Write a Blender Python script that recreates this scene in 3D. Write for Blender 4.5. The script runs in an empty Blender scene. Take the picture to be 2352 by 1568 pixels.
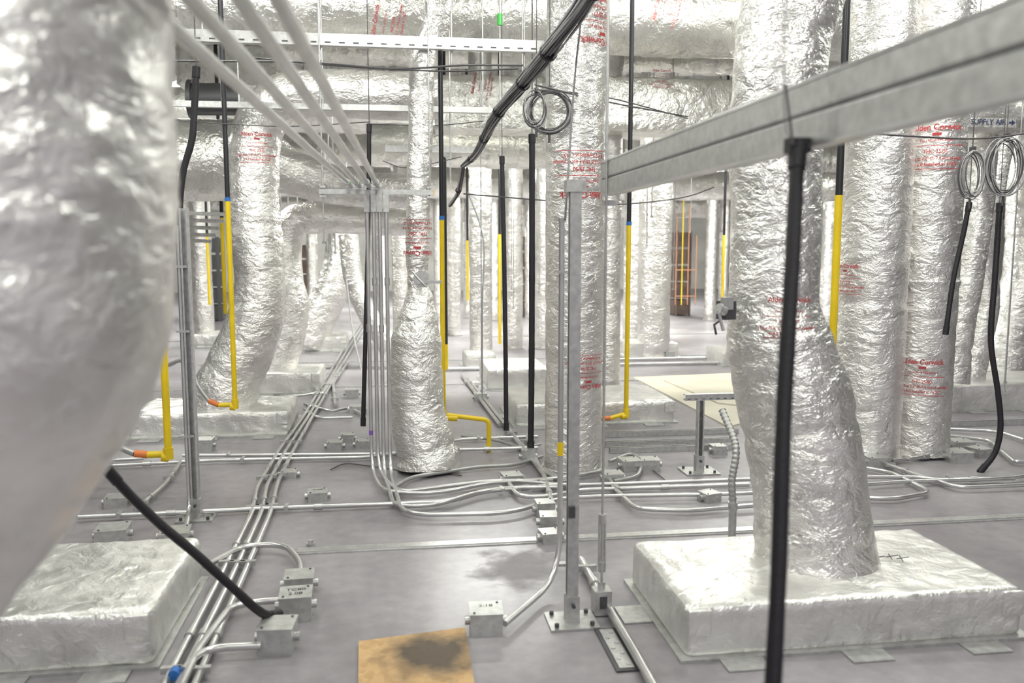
import bpy, math, random
from mathutils import Vector, Matrix, noise
random.seed(7)
SC = bpy.context.scene
# ---------------------------------------------------------------- camera
FPX = 1960.0
CAM = Vector((0, 0, 1.5))
YAW, PIT = math.radians(7.97), math.radians(6.38)
FWD = Vector((math.sin(YAW)*math.cos(PIT), math.cos(YAW)*math.cos(PIT), -math.sin(PIT)))
RGT = Vector((math.cos(YAW), -math.sin(YAW), 0))
UPV = RGT.cross(FWD)
ZMAX = 5.0
def ray(px, py): return FWD + RGT*((px-1176)/FPX) + UPV*((784-py)/FPX)
def D(px, py, d): return CAM + ray(px, py)*d
def F(px, py, z=0.0):
    r = ray(px, py); return CAM + r*((z-CAM.z)/r.z)
def PY(px, py, Y):
    r = ray(px, py); return CAM + r*(Y/r.y)
def VZ(p, py):
    v = Vector((p.x, p.y, 0)); a = v.dot(UPV); b = v.dot(FWD); k = (784-py)/FPX
    return Vector((p.x, p.y, min(ZMAX, 1.5+(k*b-a)/(UPV.z-k*FWD.z))))
def dep(p): return (p-CAM).dot(FWD)
cd = bpy.data.cameras.new("camera"); cam = bpy.data.objects.new("camera", cd)
SC.collection.objects.link(cam); SC.camera = cam
cam.matrix_world = Matrix(((RGT.x, UPV.x, -FWD.x, CAM.x), (RGT.y, UPV.y, -FWD.y, CAM.y), (RGT.z, UPV.z, -FWD.z, CAM.z), (0, 0, 0, 1)))
cd.sensor_width = 36; cd.lens = 36*FPX/2352; cd.clip_start = 0.05; cd.clip_end = 200
cd.dof.use_dof = True; cd.dof.focus_distance = 5.4; cd.dof.aperture_fstop = 2.2

# ---------------------------------------------------------------- materials
def mat(name, col, metal=0.0, rough=0.5, bump=None, var=None, emit=None, rvar=0.0):
    m = bpy.data.materials.new(name); m.use_nodes = True
    nt = m.node_tree; N = nt.nodes; L = nt.links; b = N["Principled BSDF"]
    b.inputs["Base Color"].default_value = (*col, 1); b.inputs["Metallic"].default_value = metal
    b.inputs["Roughness"].default_value = rough
    tc = N.new("ShaderNodeTexCoord")
    if var:
        n = N.new("ShaderNodeTexNoise"); n.inputs["Scale"].default_value = var[0]; n.inputs["Detail"].default_value = 6
        L.new(tc.outputs["Object"], n.inputs["Vector"])
        cr = N.new("ShaderNodeValToRGB"); cr.color_ramp.elements[0].position = 0.3; cr.color_ramp.elements[1].position = 0.7
        cr.color_ramp.elements[0].color = (*[c*var[1] for c in col], 1); cr.color_ramp.elements[1].color = (*[min(1, c*var[2]) for c in col], 1)
        L.new(n.outputs["Fac"], cr.inputs["Fac"]); L.new(cr.outputs["Color"], b.inputs["Base Color"])
        if rvar:
            mr = N.new("ShaderNodeMapRange"); mr.inputs["To Min"].default_value = rough-rvar; mr.inputs["To Max"].default_value = rough+rvar
            L.new(n.outputs["Fac"], mr.inputs["Value"]); L.new(mr.outputs["Result"], b.inputs["Roughness"])
    if bump:
        n2 = N.new("ShaderNodeTexNoise"); n2.inputs["Scale"].default_value = bump[0]; n2.inputs["Detail"].default_value = 4
        L.new(tc.outputs["Object"], n2.inputs["Vector"])
        bp = N.new("ShaderNodeBump"); bp.inputs["Strength"].default_value = bump[1]; bp.inputs["Distance"].default_value = bump[2]
        L.new(n2.outputs["Fac"], bp.inputs["Height"]); L.new(bp.outputs["Normal"], b.inputs["Normal"])
    if emit:
        b.inputs["Emission Color"].default_value = (*emit[0], 1); b.inputs["Emission Strength"].default_value = emit[1]
    return m

def foil(name, col, rough=0.33, horiz=2.2, sc=7.0, metal=0.8, strength=1.0):
    # crinkled aluminium foil facing: sharp fold lines (ridged |noise|) over flat patches
    m = bpy.data.materials.new(name); m.use_nodes = True
    nt = m.node_tree; N = nt.nodes; L = nt.links; b = N["Principled BSDF"]
    b.inputs["Metallic"].default_value = metal
    tc = N.new("ShaderNodeTexCoord"); mp = N.new("ShaderNodeMapping"); mp.inputs["Scale"].default_value = (1, 1, horiz)
    L.new(tc.outputs["Object"], mp.inputs["Vector"])
    nz = N.new("ShaderNodeTexNoise"); nz.inputs["Scale"].default_value = 5; nz.inputs["Detail"].default_value = 3
    L.new(mp.outputs[0], nz.inputs["Vector"])
    ma = N.new("ShaderNodeMixRGB"); ma.blend_type = 'ADD'; ma.inputs["Fac"].default_value = 0.18
    L.new(mp.outputs[0], ma.inputs["Color1"]); L.new(nz.outputs["Color"], ma.inputs["Color2"])
    def ridge(scale, detail):
        n = N.new("ShaderNodeTexNoise"); n.inputs["Scale"].default_value = scale; n.inputs["Detail"].default_value = detail; n.inputs["Roughness"].default_value = .5
        L.new(ma.outputs[0], n.inputs["Vector"])
        s = N.new("ShaderNodeMath"); s.operation = 'SUBTRACT'; s.inputs[1].default_value = 0.5; L.new(n.outputs["Fac"], s.inputs[0])
        a = N.new("ShaderNodeMath"); a.operation = 'ABSOLUTE'; L.new(s.outputs[0], a.inputs[0]); return a.outputs[0]
    prev = None
    v2 = N.new("ShaderNodeTexVoronoi"); v2.inputs["Scale"].default_value = sc*2.4; L.new(ma.outputs[0], v2.inputs["Vector"])
    for h, st, di in ((ridge(sc*.8, 2), .45, .08), (ridge(sc*3, 3), .5, .032), (v2.outputs["Distance"], .28, .010), (ridge(sc*8, 2), .5, .012)):
        bm = N.new("ShaderNodeBump"); bm.inputs["Strength"].default_value = st*strength; bm.inputs["Distance"].default_value = di
        L.new(h, bm.inputs["Height"])
        if prev: L.new(prev, bm.inputs["Normal"])
        prev = bm.outputs[0]
    L.new(prev, b.inputs["Normal"])
    cr = N.new("ShaderNodeValToRGB"); cr.color_ramp.elements[0].position = 0.3; cr.color_ramp.elements[1].position = 0.75
    cr.color_ramp.elements[0].color = (*[c*0.84 for c in col], 1); cr.color_ramp.elements[1].color = (*[min(1, c*1.1) for c in col], 1)
    L.new(nz.outputs["Fac"], cr.inputs["Fac"]); L.new(cr.outputs["Color"], b.inputs["Base Color"])
    mr = N.new("ShaderNodeMapRange"); mr.inputs["To Min"].default_value = rough-0.08; mr.inputs["To Max"].default_value = rough+0.12
    L.new(nz.outputs["Fac"], mr.inputs["Value"]); L.new(mr.outputs["Result"], b.inputs["Roughness"])
    return m

FOIL = foil("foil_duct_wrap", (0.83, 0.81, 0.785), rough=0.29, metal=.80, horiz=1.6, sc=6.2)
FOILN = foil("foil_duct_wrap_smooth", (0.83, 0.81, 0.79), rough=0.32, metal=.78, horiz=1.3, sc=5.0, strength=.6)
FOILB = foil("foil_board_wrap", (0.80, 0.79, 0.765), rough=0.36, horiz=1.0, sc=5, metal=0.78, strength=.65)
FOILH = foil("foil_duct_wrap_overhead", (0.84, 0.83, 0.785), rough=0.28, horiz=1.0, sc=5.5, metal=.80, strength=1.1)
STEEL = mat("galvanised_steel", (0.56, 0.56, 0.55), 0.8, 0.38, var=(40, 0.82, 1.12), rvar=0.08)
COND = mat("conduit_steel", (0.64, 0.635, 0.63), 0.84, 0.28, var=(8, 0.86, 1.1))
DARKST = mat("dark_steel", (0.10, 0.10, 0.105), 0.7, 0.5)
BOXM = mat("junction_box_steel", (0.58, 0.585, 0.57), 0.75, 0.38, var=(30, 0.82, 1.1), rvar=0.08)
BLACK = mat("black_sleeve", (0.010, 0.008, 0.012), 0.0, 0.5, bump=(180, 0.6, 0.004))
BLKP = mat("black_pipe", (0.02, 0.02, 0.024), 0.1, 0.35)
YEL = mat("yellow_paint", (0.80, 0.57, 0.012), 0.0, 0.35, var=(6, 0.9, 1.1))
BLUE = mat("blue_tape", (0.03, 0.16, 0.5), 0.0, 0.5)
ORG = mat("orange_paint", (0.70, 0.2, 0.05), 0.0, 0.5)
ORGF = mat("primer_orange_pipe", (0.45, 0.22, 0.13), 0.0, 0.6)
PURP = mat("purple_tape", (0.2, 0.08, 0.4), 0, 0.5)
GREEN = mat("green_tape", (0.1, 0.65, 0.12), 0, 0.5)
CABLE = mat("grey_cable", (0.08, 0.075, 0.08), 0.0, 0.4)
CABLEL = mat("light_grey_cable", (0.40, 0.39, 0.40), 0.2, 0.38)
FLEX = mat("flexible_conduit_grey", (0.42, 0.42, 0.41), 0.6, 0.4)
WHITE = mat("white_plastic", (0.8, 0.8, 0.78), 0.0, 0.5)
RED = mat("red_print", (0.42, 0.04, 0.045), 0.0, 0.6)
NAVY = mat("navy_print", (0.02, 0.03, 0.10), 0.0, 0.6)
INK = mat("marker_ink", (0.015, 0.015, 0.02), 0.0, 0.6)
LAMP = mat("lamp_tube", (1, 1, 1), 0, 0.5, emit=((0.95, 1.0, 0.9), 10.0))
WALL = mat("far_wall_paint", (0.70, 0.69, 0.66), 0, 0.8, var=(1.5, 0.75, 1.1))
CEIL = mat("ceiling_deck", (0.50, 0.50, 0.48), 0.2, 0.6, var=(1, 0.9, 1.1))
BROWN = mat("brown_crate", (0.14, 0.10, 0.085), 0, 0.7, var=(5, 0.6, 1.3))
BOARD = mat("hardboard_sheet", (0.58, 0.54, 0.44), 0, 0.6, var=(3, 0.9, 1.1))

def floor_mat():
    m = mat("floor_painted_steel", (0.33, 0.315, 0.33), 0.1, 0.33)
    nt = m.node_tree; N = nt.nodes; L = nt.links; b = N["Principled BSDF"]
    tc = N.new("ShaderNodeTexCoord")
    n1 = N.new("ShaderNodeTexNoise"); n1.inputs["Scale"].default_value = 0.9; n1.inputs["Detail"].default_value = 9; n1.inputs["Roughness"].default_value = 0.65
    n2 = N.new("ShaderNodeTexNoise"); n2.inputs["Scale"].default_value = 14; n2.inputs["Detail"].default_value = 6
    L.new(tc.outputs["Object"], n1.inputs["Vector"]); L.new(tc.outputs["Object"], n2.inputs["Vector"])
    cr = N.new("ShaderNodeValToRGB"); cr.color_ramp.elements[0].position = 0.35; cr.color_ramp.elements[1].position = 0.62
    cr.color_ramp.elements[0].color = (0.27, 0.25, 0.27, 1); cr.color_ramp.elements[1].color = (0.43, 0.405, 0.43, 1)
    L.new(n1.outputs["Fac"], cr.inputs["Fac"])
    mx = N.new("ShaderNodeMixRGB"); mx.blend_type = 'MULTIPLY'; mx.inputs["Fac"].default_value = 0.4
    L.new(cr.outputs[0], mx.inputs["Color1"]); L.new(n2.outputs["Fac"], mx.inputs["Color2"])
    c = F(1195, 1302)
    sub = N.new("ShaderNodeVectorMath"); sub.operation = 'DISTANCE'
    sc = N.new("ShaderNodeVectorMath"); sc.operation = 'MULTIPLY'; sc.inputs[1].default_value = (1.0, 0.85, 0)
    L.new(tc.outputs["Object"], sc.inputs[0]); L.new(sc.outputs[0], sub.inputs[0]); sub.inputs[1].default_value = (c.x, c.y*0.85, 0)
    n3 = N.new("ShaderNodeTexNoise"); n3.inputs["Scale"].default_value = 5; n3.inputs["Detail"].default_value = 8; n3.inputs["Roughness"].default_value = .65
    L.new(tc.outputs["Object"], n3.inputs["Vector"])
    ad = N.new("ShaderNodeMath"); ad.operation = 'MULTIPLY_ADD'; ad.inputs[1].default_value = 0.55
    L.new(n3.outputs["Fac"], ad.inputs[0]); L.new(sub.outputs["Value"], ad.inputs[2])
    mr = N.new("ShaderNodeMapRange"); mr.inputs["From Min"].default_value = 0.40; mr.inputs["From Max"].default_value = 0.52; mr.inputs["To Min"].default_value = 0.55; mr.inputs["To Max"].default_value = 0.0
    L.new(ad.outputs[0], mr.inputs["Value"])
    m2 = N.new("ShaderNodeMixRGB"); m2.inputs["Color2"].default_value = (0.13, 0.12, 0.13, 1)
    L.new(mr.outputs[0], m2.inputs["Fac"]); L.new(mx.outputs[0], m2.inputs["Color1"]); L.new(m2.outputs[0], b.inputs["Base Color"])
    r = N.new("ShaderNodeMapRange"); r.inputs["To Min"].default_value = 0.22; r.inputs["To Max"].default_value = 0.48
    L.new(n1.outputs["Fac"], r.inputs["Value"])
    ra = N.new("ShaderNodeMath"); ra.operation = 'MULTIPLY_ADD'; ra.inputs[1].default_value = 0.5
    L.new(mr.outputs[0], ra.inputs[0]); L.new(r.outputs[0], ra.inputs[2]); L.new(ra.outputs[0], b.inputs["Roughness"])
    bp = N.new("ShaderNodeBump"); bp.inputs["Strength"].default_value = 0.12; bp.inputs["Distance"].default_value = 0.01
    L.new(n1.outputs["Fac"], bp.inputs["Height"]); L.new(bp.outputs[0], b.inputs["Normal"])
    return m
FLOORM = floor_mat()
def ply_mat():
    m = mat("osb_with_burn", (0.6, 0.36, 0.13), 0, 0.6)
    nt = m.node_tree; N = nt.nodes; L = nt.links; b = N["Principled BSDF"]; tc = N.new("ShaderNodeTexCoord")
    v = N.new("ShaderNodeTexVoronoi"); v.inputs["Scale"].default_value = 45; n = N.new("ShaderNodeTexNoise"); n.inputs["Scale"].default_value = 9; n.inputs["Detail"].default_value = 6
    L.new(tc.outputs["Object"], v.inputs["Vector"]); L.new(tc.outputs["Object"], n.inputs["Vector"])
    cr = N.new("ShaderNodeValToRGB"); cr.color_ramp.elements[0].color = (0.46, 0.28, 0.12, 1); cr.color_ramp.elements[1].color = (0.62, 0.41, 0.20, 1)
    L.new(v.outputs["Color"], cr.inputs["Fac"])
    c = F(995, 1510)
    ds = N.new("ShaderNodeVectorMath"); ds.operation = 'DISTANCE'; ds.inputs[1].default_value = (c.x, c.y, 0.0)
    L.new(tc.outputs["Object"], ds.inputs[0])
    ad = N.new("ShaderNodeMath"); ad.operation = 'MULTIPLY_ADD'; ad.inputs[1].default_value = 0.26
    L.new(n.outputs["Fac"], ad.inputs[0]); L.new(ds.outputs["Value"], ad.inputs[2])
    mr = N.new("ShaderNodeMapRange"); mr.inputs["From Min"].default_value = 0.22; mr.inputs["From Max"].default_value = 0.36; mr.inputs["To Min"].default_value = 0.9; mr.inputs["To Max"].default_value = 0
    L.new(ad.outputs[0], mr.inputs["Value"])
    mx = N.new("ShaderNodeMixRGB"); mx.inputs["Color2"].default_value = (0.05, 0.045, 0.04, 1)
    L.new(mr.outputs[0], mx.inputs["Fac"]); L.new(cr.outputs[0], mx.inputs["Color1"]); L.new(mx.outputs[0], b.inputs["Base Color"])
    return m
PLY = ply_mat()

# ---------------------------------------------------------------- mesh builder
class MB:
    def __init__(s): s.v = []; s.f = []; s.mi = []; s.sm = []; s.mats = []
    def m(s, mt):
        if mt not in s.mats: s.mats.append(mt)
        return s.mats.index(mt)
    def add(s, vs, fs, mt, smooth=False):
        o = len(s.v); s.v += [tuple(v) for v in vs]; k = s.m(mt)
        for f in fs: s.f.append(tuple(i+o for i in f)); s.mi.append(k); s.sm.append(smooth)
    def box(s, c, size, mt, rz=0.0, R=None):
        hx, hy, hz = size[0]/2, size[1]/2, size[2]/2; c = Vector(c)
        if R is None: R = Matrix.Rotation(rz, 3, 'Z')
        vs = [c+R@Vector((x*hx, y*hy, z*hz)) for x in (-1, 1) for y in (-1, 1) for z in (-1, 1)]
        s.add(vs, [(0, 1, 3, 2), (4, 6, 7, 5), (0, 4, 5, 1), (2, 3, 7, 6), (0, 2, 6, 4), (1, 5, 7, 3)], mt)
    def tube(s, pts, r, mt, seg=12, cap=True, disp=None):
        n = len(pts); rs = r if isinstance(r, (list, tuple)) else [r]*n
        vs = []; fs = []; prev = None
        for i, p in enumerate(pts):
            t = (pts[min(i+1, n-1)]-pts[max(i-1, 0)])
            if t.length < 1e-9: t = Vector((0, 0, 1))
            t.normalize()
            if prev is None:
                a = Vector((1, 0, 0)) if abs(t.x) < 0.8 else Vector((0, 1, 0))
                u = (a - t*a.dot(t)).normalized()
            else:
                u = (prev - t*prev.dot(t))
                u = u.normalized() if u.length > 1e-6 else Vector((1, 0, 0))
            prev = u; w = t.cross(u)
            for k in range(seg):
                an = 2*math.pi*k/seg; d = u*math.cos(an)+w*math.sin(an)
                q = p+d*rs[i]
                if disp: q = p+d*(rs[i]+disp(q))
                vs.append(q)
        for i in range(n-1):
            for k in range(seg):
                k2 = (k+1) % seg
                fs.append((i*seg+k, i*seg+k2, (i+1)*seg+k2, (i+1)*seg+k))
        s.add(vs, fs, mt, True)
        if cap:
            s.add(vs[:seg], [tuple(range(seg))[::-1]], mt); s.add(vs[-seg:], [tuple(range(seg))], mt)
    def sweep(s, p0, p1, prof, side, mt):
        t = (p1-p0).normalized(); side = (side-t*side.dot(t)).normalized(); u = t.cross(side)
        n = len(prof); vs = [p0+side*a+u*b for a, b in prof]+[p1+side*a+u*b for a, b in prof]
        fs = [(i, (i+1) % n, n+(i+1) % n, n+i) for i in range(n)]+[tuple(range(n))[::-1], tuple(range(n, 2*n))]
        s.add(vs, fs, mt)
    def chan(s, p0, p1, side, mt=None, w=0.041, h=0.041, t=0.004, lip=0.009, slots=0):
        W = w/2; H = h/2
        prof = [(-H, -W), (H, -W), (H, -W+lip), (H-t, -W+lip), (H-t, -W+t), (-H+t, -W+t), (-H+t, W-t), (H-t, W-t), (H-t, W-lip), (H, W-lip), (H, W), (-H, W)]
        s.sweep(p0, p1, prof, side, mt or STEEL)
        if slots:
            L = (p1-p0).length; d = (p1-p0).normalized(); sd = (side-d*side.dot(d)).normalized(); u = d.cross(sd); n = int(L/slots)
            R = Matrix((d, u, sd)).transposed(); sg = -1 if u.z > 0 else 1
            for i in range(n):
                c = p0+d*((i+.5)*slots)-sd*(H+0.0005)+u*w*.25*sg; s.box(c, (slots*.42, w*.13, .002), DARKST, R=R)
    def done(s, name, parent=None):
        me = bpy.data.meshes.new(name); me.from_pydata(s.v, [], s.f)
        for m_ in s.mats: me.materials.append(m_)
        me.polygons.foreach_set("material_index", s.mi); me.polygons.foreach_set("use_smooth", s.sm); me.update()
        o = bpy.data.objects.new(name, me); SC.collection.objects.link(o)
        if parent: o.parent = parent
        return o

def spline(pts, rs, step):
    P = [pts[0]*2-pts[1]]+list(pts)+[pts[-1]*2-pts[-2]]; Rr = [rs[0]]+list(rs)+[rs[-1]]
    out = []; orr = []
    for i in range(1, len(P)-2):
        n = max(2, int((P[i+1]-P[i]).length/step))
        for k in range(n):
            t = k/n; a, b, c, d = P[i-1], P[i], P[i+1], P[i+2]
            out.append(0.5*((2*b)+(c-a)*t+(2*a-5*b+4*c-d)*t*t+(3*b-a-3*c+d)*t**3))
            tt = t*t*(3-2*t); orr.append(Rr[i]*(1-tt)+Rr[i+1]*tt)
    out.append(P[-2]); orr.append(Rr[-2])
    return out, orr
def fillet(pts, r, n=6):
    out = [pts[0]]
    for i in range(1, len(pts)-1):
        a, b, c = pts[i-1], pts[i], pts[i+1]; l1 = (a-b).length; l2 = (c-b).length
        t = min(r, l1*.48, l2*.48)
        if t < 1e-4: continue
        p = b+(a-b).normalized()*t; q = b+(c-b).normalized()*t
        for k in range(n+1):
            u = k/n; out.append(p*(1-u)**2+b*2*u*(1-u)+q*u*u)
    out.append(pts[-1]); return out

def fdisp(amp):
    def f(q):
        a = noise.noise(Vector((q.x*3.2, q.y*3.2, q.z*5)))
        b = .3-abs(noise.noise(Vector((q.x*6, q.y*6, q.z*15))))*1.6
        c = noise.noise(Vector((q.x*1.3+5, q.y*1.3, q.z*1.6)))
        e = .3-abs(noise.noise(Vector((q.x*17+q.z*5, q.y*17, q.z*30))))*1.6
        return amp*(a*0.6+b*0.45+c*.7+e*.25)
    return f
def duct(name, pts, rs, amp=0.012, step=0.03, seg=56, mt=None, disp=None):
    b = MB(); p, r = spline(pts, rs, step)
    acc = 0
    for i in range(1, len(p)):
        acc += (p[i]-p[i-1]).length
        k = (acc % 1.22)
        g = math.exp(-(min(k, 1.22-k)/0.03)**2)
        r[i] = r[i]-0.010*g
    b.tube(p, r, mt or FOIL, seg, disp=disp or fdisp(amp))
    return b
def vduct(foot, z0, z1, r, amp=0.01, name="insulated_duct", seg=48, step=0.035, flare=0.02):
    pts = [Vector((foot.x, foot.y, z)) for z in (z0, z0+0.15, (z0+z1)/2, z1)]
    return duct(name, pts, [r+flare, r, r, r], amp, step, seg).done(name)

def rbox(b, x0, x1, y0, y1, z0, z1, rad, mt, amp=0.006, cell=0.035):
    c = Vector(((x0+x1)/2, (y0+y1)/2, (z0+z1)/2)); h = Vector(((x1-x0)/2, (y1-y0)/2, (z1-z0)/2)); inn = h-Vector((rad,)*3)
    def face(ax, sg):
        u, v = (ax+1) % 3, (ax+2) % 3
        nu = max(4, int(2*h[u]/cell)); nv = max(4, int(2*h[v]/cell)); vs = []; fs = []
        for i in range(nu+1):
            for j in range(nv+1):
                p = Vector((0, 0, 0)); p[ax] = sg*h[ax]; p[u] = -h[u]+2*h[u]*i/nu; p[v] = -h[v]+2*h[v]*j/nv
                q = Vector([max(-inn[k], min(inn[k], p[k])) for k in range(3)])
                d = (p-q); d.normalize(); w = q+d*rad; g = w+c
                dd = amp*(noise.noise(g*4)*.8+(.3-abs(noise.noise(g*9))*1.6)*0.8+noise.noise(g*1.7)*.9+(.3-abs(noise.noise(g*24))*1.6)*.3)
                if g.z < z0+0.02: dd = 0
                vs.append(g+d*dd)
        for i in range(nu):
            for j in range(nv):
                a = i*(nv+1)+j; q4 = (a, a+nv+1, a+nv+2, a+1); fs.append(q4 if sg > 0 else q4[::-1])
        b.add(vs, fs, mt, True)
    for ax in range(3):
        for sg in (-1, 1): face(ax, sg)
def plenum(fl, fr, depth, h, name="insulated_floor_plenum", tabs=True, amp=0.008, cell=.035, rad=.032):
    a = F(*fl); c = F(*fr); y0 = (a.y+c.y)/2
    b = MB(); rbox(b, a.x, c.x, y0, y0+depth, 0.0, h, rad, FOILB, amp, cell)
    b.box(((a.x+c.x)/2, y0+depth/2, 0.006), (c.x-a.x+0.05, depth+0.05, 0.012), BOXM)
    if tabs:
        for fx in (0.15, 0.5, 0.85):
            b.box((a.x+(c.x-a.x)*fx, y0-0.06, 0.004), (0.16, 0.1, 0.006), BOXM)
        b.box((a.x-0.07, y0+depth*.55, 0.004), (0.14, 0.16, 0.006), BOXM)
        for xx in (a.x+.05, c.x-.05):
            rbox(b, xx-.045, xx+.045, y0-.014, y0+.01, h-.11, h-.01, .01, FOILB, .004, .012)
    return b.done(name), (a.x, c.x, y0, y0+depth)

def tmesh(s, size, bold=.0):
    cu = bpy.data.curves.new("t", 'FONT'); cu.body = s; cu.size = size; cu.align_x = 'CENTER'; cu.align_y = 'CENTER'; cu.offset = size*bold
    o = bpy.data.objects.new("t", cu); SC.collection.objects.link(o); bpy.context.view_layer.update()
    me = bpy.data.meshes.new_from_object(o.evaluated_get(bpy.context.evaluated_depsgraph_get()))
    vs = [v.co.copy() for v in me.vertices]; fs = [tuple(p.vertices) for p in me.polygons]
    bpy.data.objects.remove(o); bpy.data.meshes.remove(me); return vs, fs
LABEL = (("Alden Corwick", .056, .13), ("Duct Wrap FRK Faced", .024, .045), ("FHC 25/50", .036, -.03), ('Type 75 at 2.2" (R-7.4 out of package)', .030, -.075), ('R-6.0 Installed at 1.625"', .032, -.115))
def wrap_label(parent, cx, cy, R, zc, k=1.0, flip=False, da=0.0, amp=0.01, name="duct_wrap_label", off=.016):
    f = fdisp(amp); a0 = math.atan2(-cy, -cx)+da; b = MB()
    def put(vs, fs, z):
        out = []
        for v in vs:
            x, y = v.x*0.85, v.y+z
            if flip: x, y = -x, -y
            a = a0+x/R; q = Vector((cx+R*math.cos(a), cy+R*math.sin(a), zc+y)); r = R+f(q)+off
            out.append(Vector((cx+r*math.cos(a), cy+r*math.sin(a), zc+y)))
        b.add(out, fs, RED)
    for s_, sz, z in LABEL:
        vs, fs = tmesh(s_, sz*k, .022); put(vs, fs, z*k)
    def bar(x0, x1, z, t):
        n = 30; vs = []; fs = []
        for i in range(n+1):
            x = x0+(x1-x0)*i/n; vs += [Vector((x, -t, 0)), Vector((x, t, 0))]
        for i in range(n): fs.append((2*i, 2*i+2, 2*i+3, 2*i+1))
        put(vs, fs, z)
    bar(-.2*k, .2*k, .01*k, .0022*k); bar(-.2*k, .2*k, -.145*k, .0022*k)
    bar(-.03*k, .03*k, .085*k, .010*k)
    return b.done(name, parent)
def flat_label(parent, px, py, Y, k=1.0, rot=90):
    c = PY(px, py, Y); b = MB(); R = Matrix.Rotation(math.radians(rot), 2)
    for s_, sz, z in LABEL:
        vs, fs = tmesh(s_, sz*k, .02); out = []
        for v in vs:
            x, y = R @ Vector((v.x*.85, v.y+z*k)); out.append(c+Vector((x, 0, y)))
        b.add(out, fs, RED)
    return b.done("duct_wrap_label", parent)

# ---------------------------------------------------------------- room shell
b = MB(); b.box((2, 12, -0.1), (36, 34, 0.2), FLOORM); b.done("floor")
b = MB(); b.box((2, 12, 5.25), (36, 34, 0.2), CEIL)
for i in range(60): b.box((-15.7+i*.6, 12, 5.12), (0.25, 34, 0.06), CEIL)
b.done("ceiling")
b = MB(); b.box((2, 29.1, 2.56), (36, 0.2, 5.16), WALL); b.done("wall_back")
b = MB(); b.box((-16.1, 12, 2.56), (0.2, 34, 5.16), WALL); b.done("wall_left")
b = MB(); b.box((20.1, 12, 2.56), (0.2, 34, 5.16), WALL); b.done("wall_right")

def strip(y, x0, x1, w=0.05, h=0.006):
    b = MB(); b.box(((x0+x1)/2, y, h/2), (x1-x0, w, h), STEEL)
    b.box(((x0+x1)/2, y-w*.3, h+.003), (x1-x0, .008, .006), COND); b.done("floor_joint_strip")
pj = F(1000, 1252); strip(pj.y, F(680, 1275).x, 8.0, 0.09)
for yy in (9.2, 11.2, 14.0): strip(yy, -8, 9, 0.08)

# ---------------------------------------------------------------- near ducts
p, R4 = [], []
for (x, y, r) in ((20, -420, .227), (20, 200, .230), (12, 560, .233), (-20, 770, .235), (-150, 1000, .228), (-310, 1260, .210), (-440, 1480, .2)):
    p.append(D(x, y, 1.25)); R4.append(r)
o = duct("insulated_duct", p, R4, 0.010, 0.010, 130, FOILN).done("insulated_duct")
o, ext = plenum((1580, 1525), (2335, 1455), F(1450, 1345).y-F(1580, 1525).y, 0.2, cell=.014)
b = MB()
for (sx, sy, ss) in ((2020, 1280, 1), (2050, 1278, .8), (2075, 1282, .6)):
    q = F(sx, sy, .213); b.tube([q+Vector((-.02, -.03, 0)), q+Vector((0, .03, .001))], .002, INK, 5); b.tube([q+Vector((-.03, .0, 0)), q+Vector((0.03, .01, .001))], .002, INK, 5)
b.done("marker_scribble", o)
p = []; r = []
for (x, y, w) in ((1860, -330, 120), (1835, -60, 116), (1795, 110, 106), (1783, 300, 104), (1780, 520, 100), (1775, 690, 101), (1790, 800, 118), (1822, 920, 128), (1848, 1040, 128), (1862, 1160, 126), (1868, 1240, 132), (1872, 1318, 142)):
    q = D(x, y, 3.62); p.append(q); r.append(w/FPX*3.62)
o = duct("insulated_duct", p, r, 0.010, 0.012, 140).done("insulated_duct")
lq = D(1775, 720, 3.62); wrap_label(o, lq.x, lq.y, .205, lq.z, .55, False, .30, .010)
b = MB(); c = D(1668, 712, 3.5)
b.box(c, (.055, .06, .075), DARKST, rz=.3); b.box(c+Vector((-.012, -.035, .03)), (.05, .02, .05), STEEL, rz=.3)
b.tube([c+Vector((-.02, -.03, 0)), c+Vector((-.05, -.04, .01))], .022, STEEL, 16)
b.tube([c+Vector((-.05, -.04, 0)), c+Vector((-.03, -.05, -.08))], .007, STEEL, 8); b.tube([c+Vector((-.0, 0, 0)), c+Vector((.08, .05, .0))], .012, STEEL, 10)
b.tube([c+Vector((-.01, 0, -.03)), c+Vector((-.05, 0, -.06)), c+Vector((-.04, 0, -.1))], .005, DARKST, 6)
b.done("damper_actuator", o)
plenum((-330, 1575), (352, 1532), F(455, 1335).y-F(352, 1532).y, 0.21, cell=.014)

f0 = F(1316, 1075); o = vduct(f0, 0.02, 5.0, .192, .009, seg=72, step=.02)
wrap_label(o, f0.x, f0.y, .192, VZ(f0, 405).z, 1.0, True, .28, .009)
wrap_label(o, f0.x, f0.y, .192, VZ(f0, 845).z, .75, True, .5, .009)
wrap_label(o, f0.x, f0.y, .192, VZ(f0, 60).z, 1.0, True, .9, .009)
p = []; r = []
for (x, y, w) in ((1012, -200, 34), (1008, 10, 34), (996, 75, 33), (972, 130, 31), (966, 300, 28), (960, 480, 27), (958, 600, 26), (960, 655, 23), (962, 690, 32), (960, 735, 46), (956, 790, 57), (955, 860, 61), (958, 930, 61), (970, 1000, 66), (984, 1050, 72), (986, 1072, 74)):
    q = D(x, y, 5.75); p.append(q); r.append(w/FPX*5.75)
p[-1].z = .02
o = duct("insulated_duct", p, r, 0.010, 0.014, 90).done("insulated_duct")
gq = D(958, 545, 5.75); wrap_label(o, gq.x, gq.y, .078, gq.z, .8, True, .0, .010, off=.018)
b = MB(); c = D(968, 640, 5.62)
b.tube([c+Vector((0, -.03, 0)), c+Vector((0, 0, 0))], .055, STEEL, 20); b.box(c+Vector((0.05, -.035, -.02)), (.16, .012, .02), STEEL)
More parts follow.
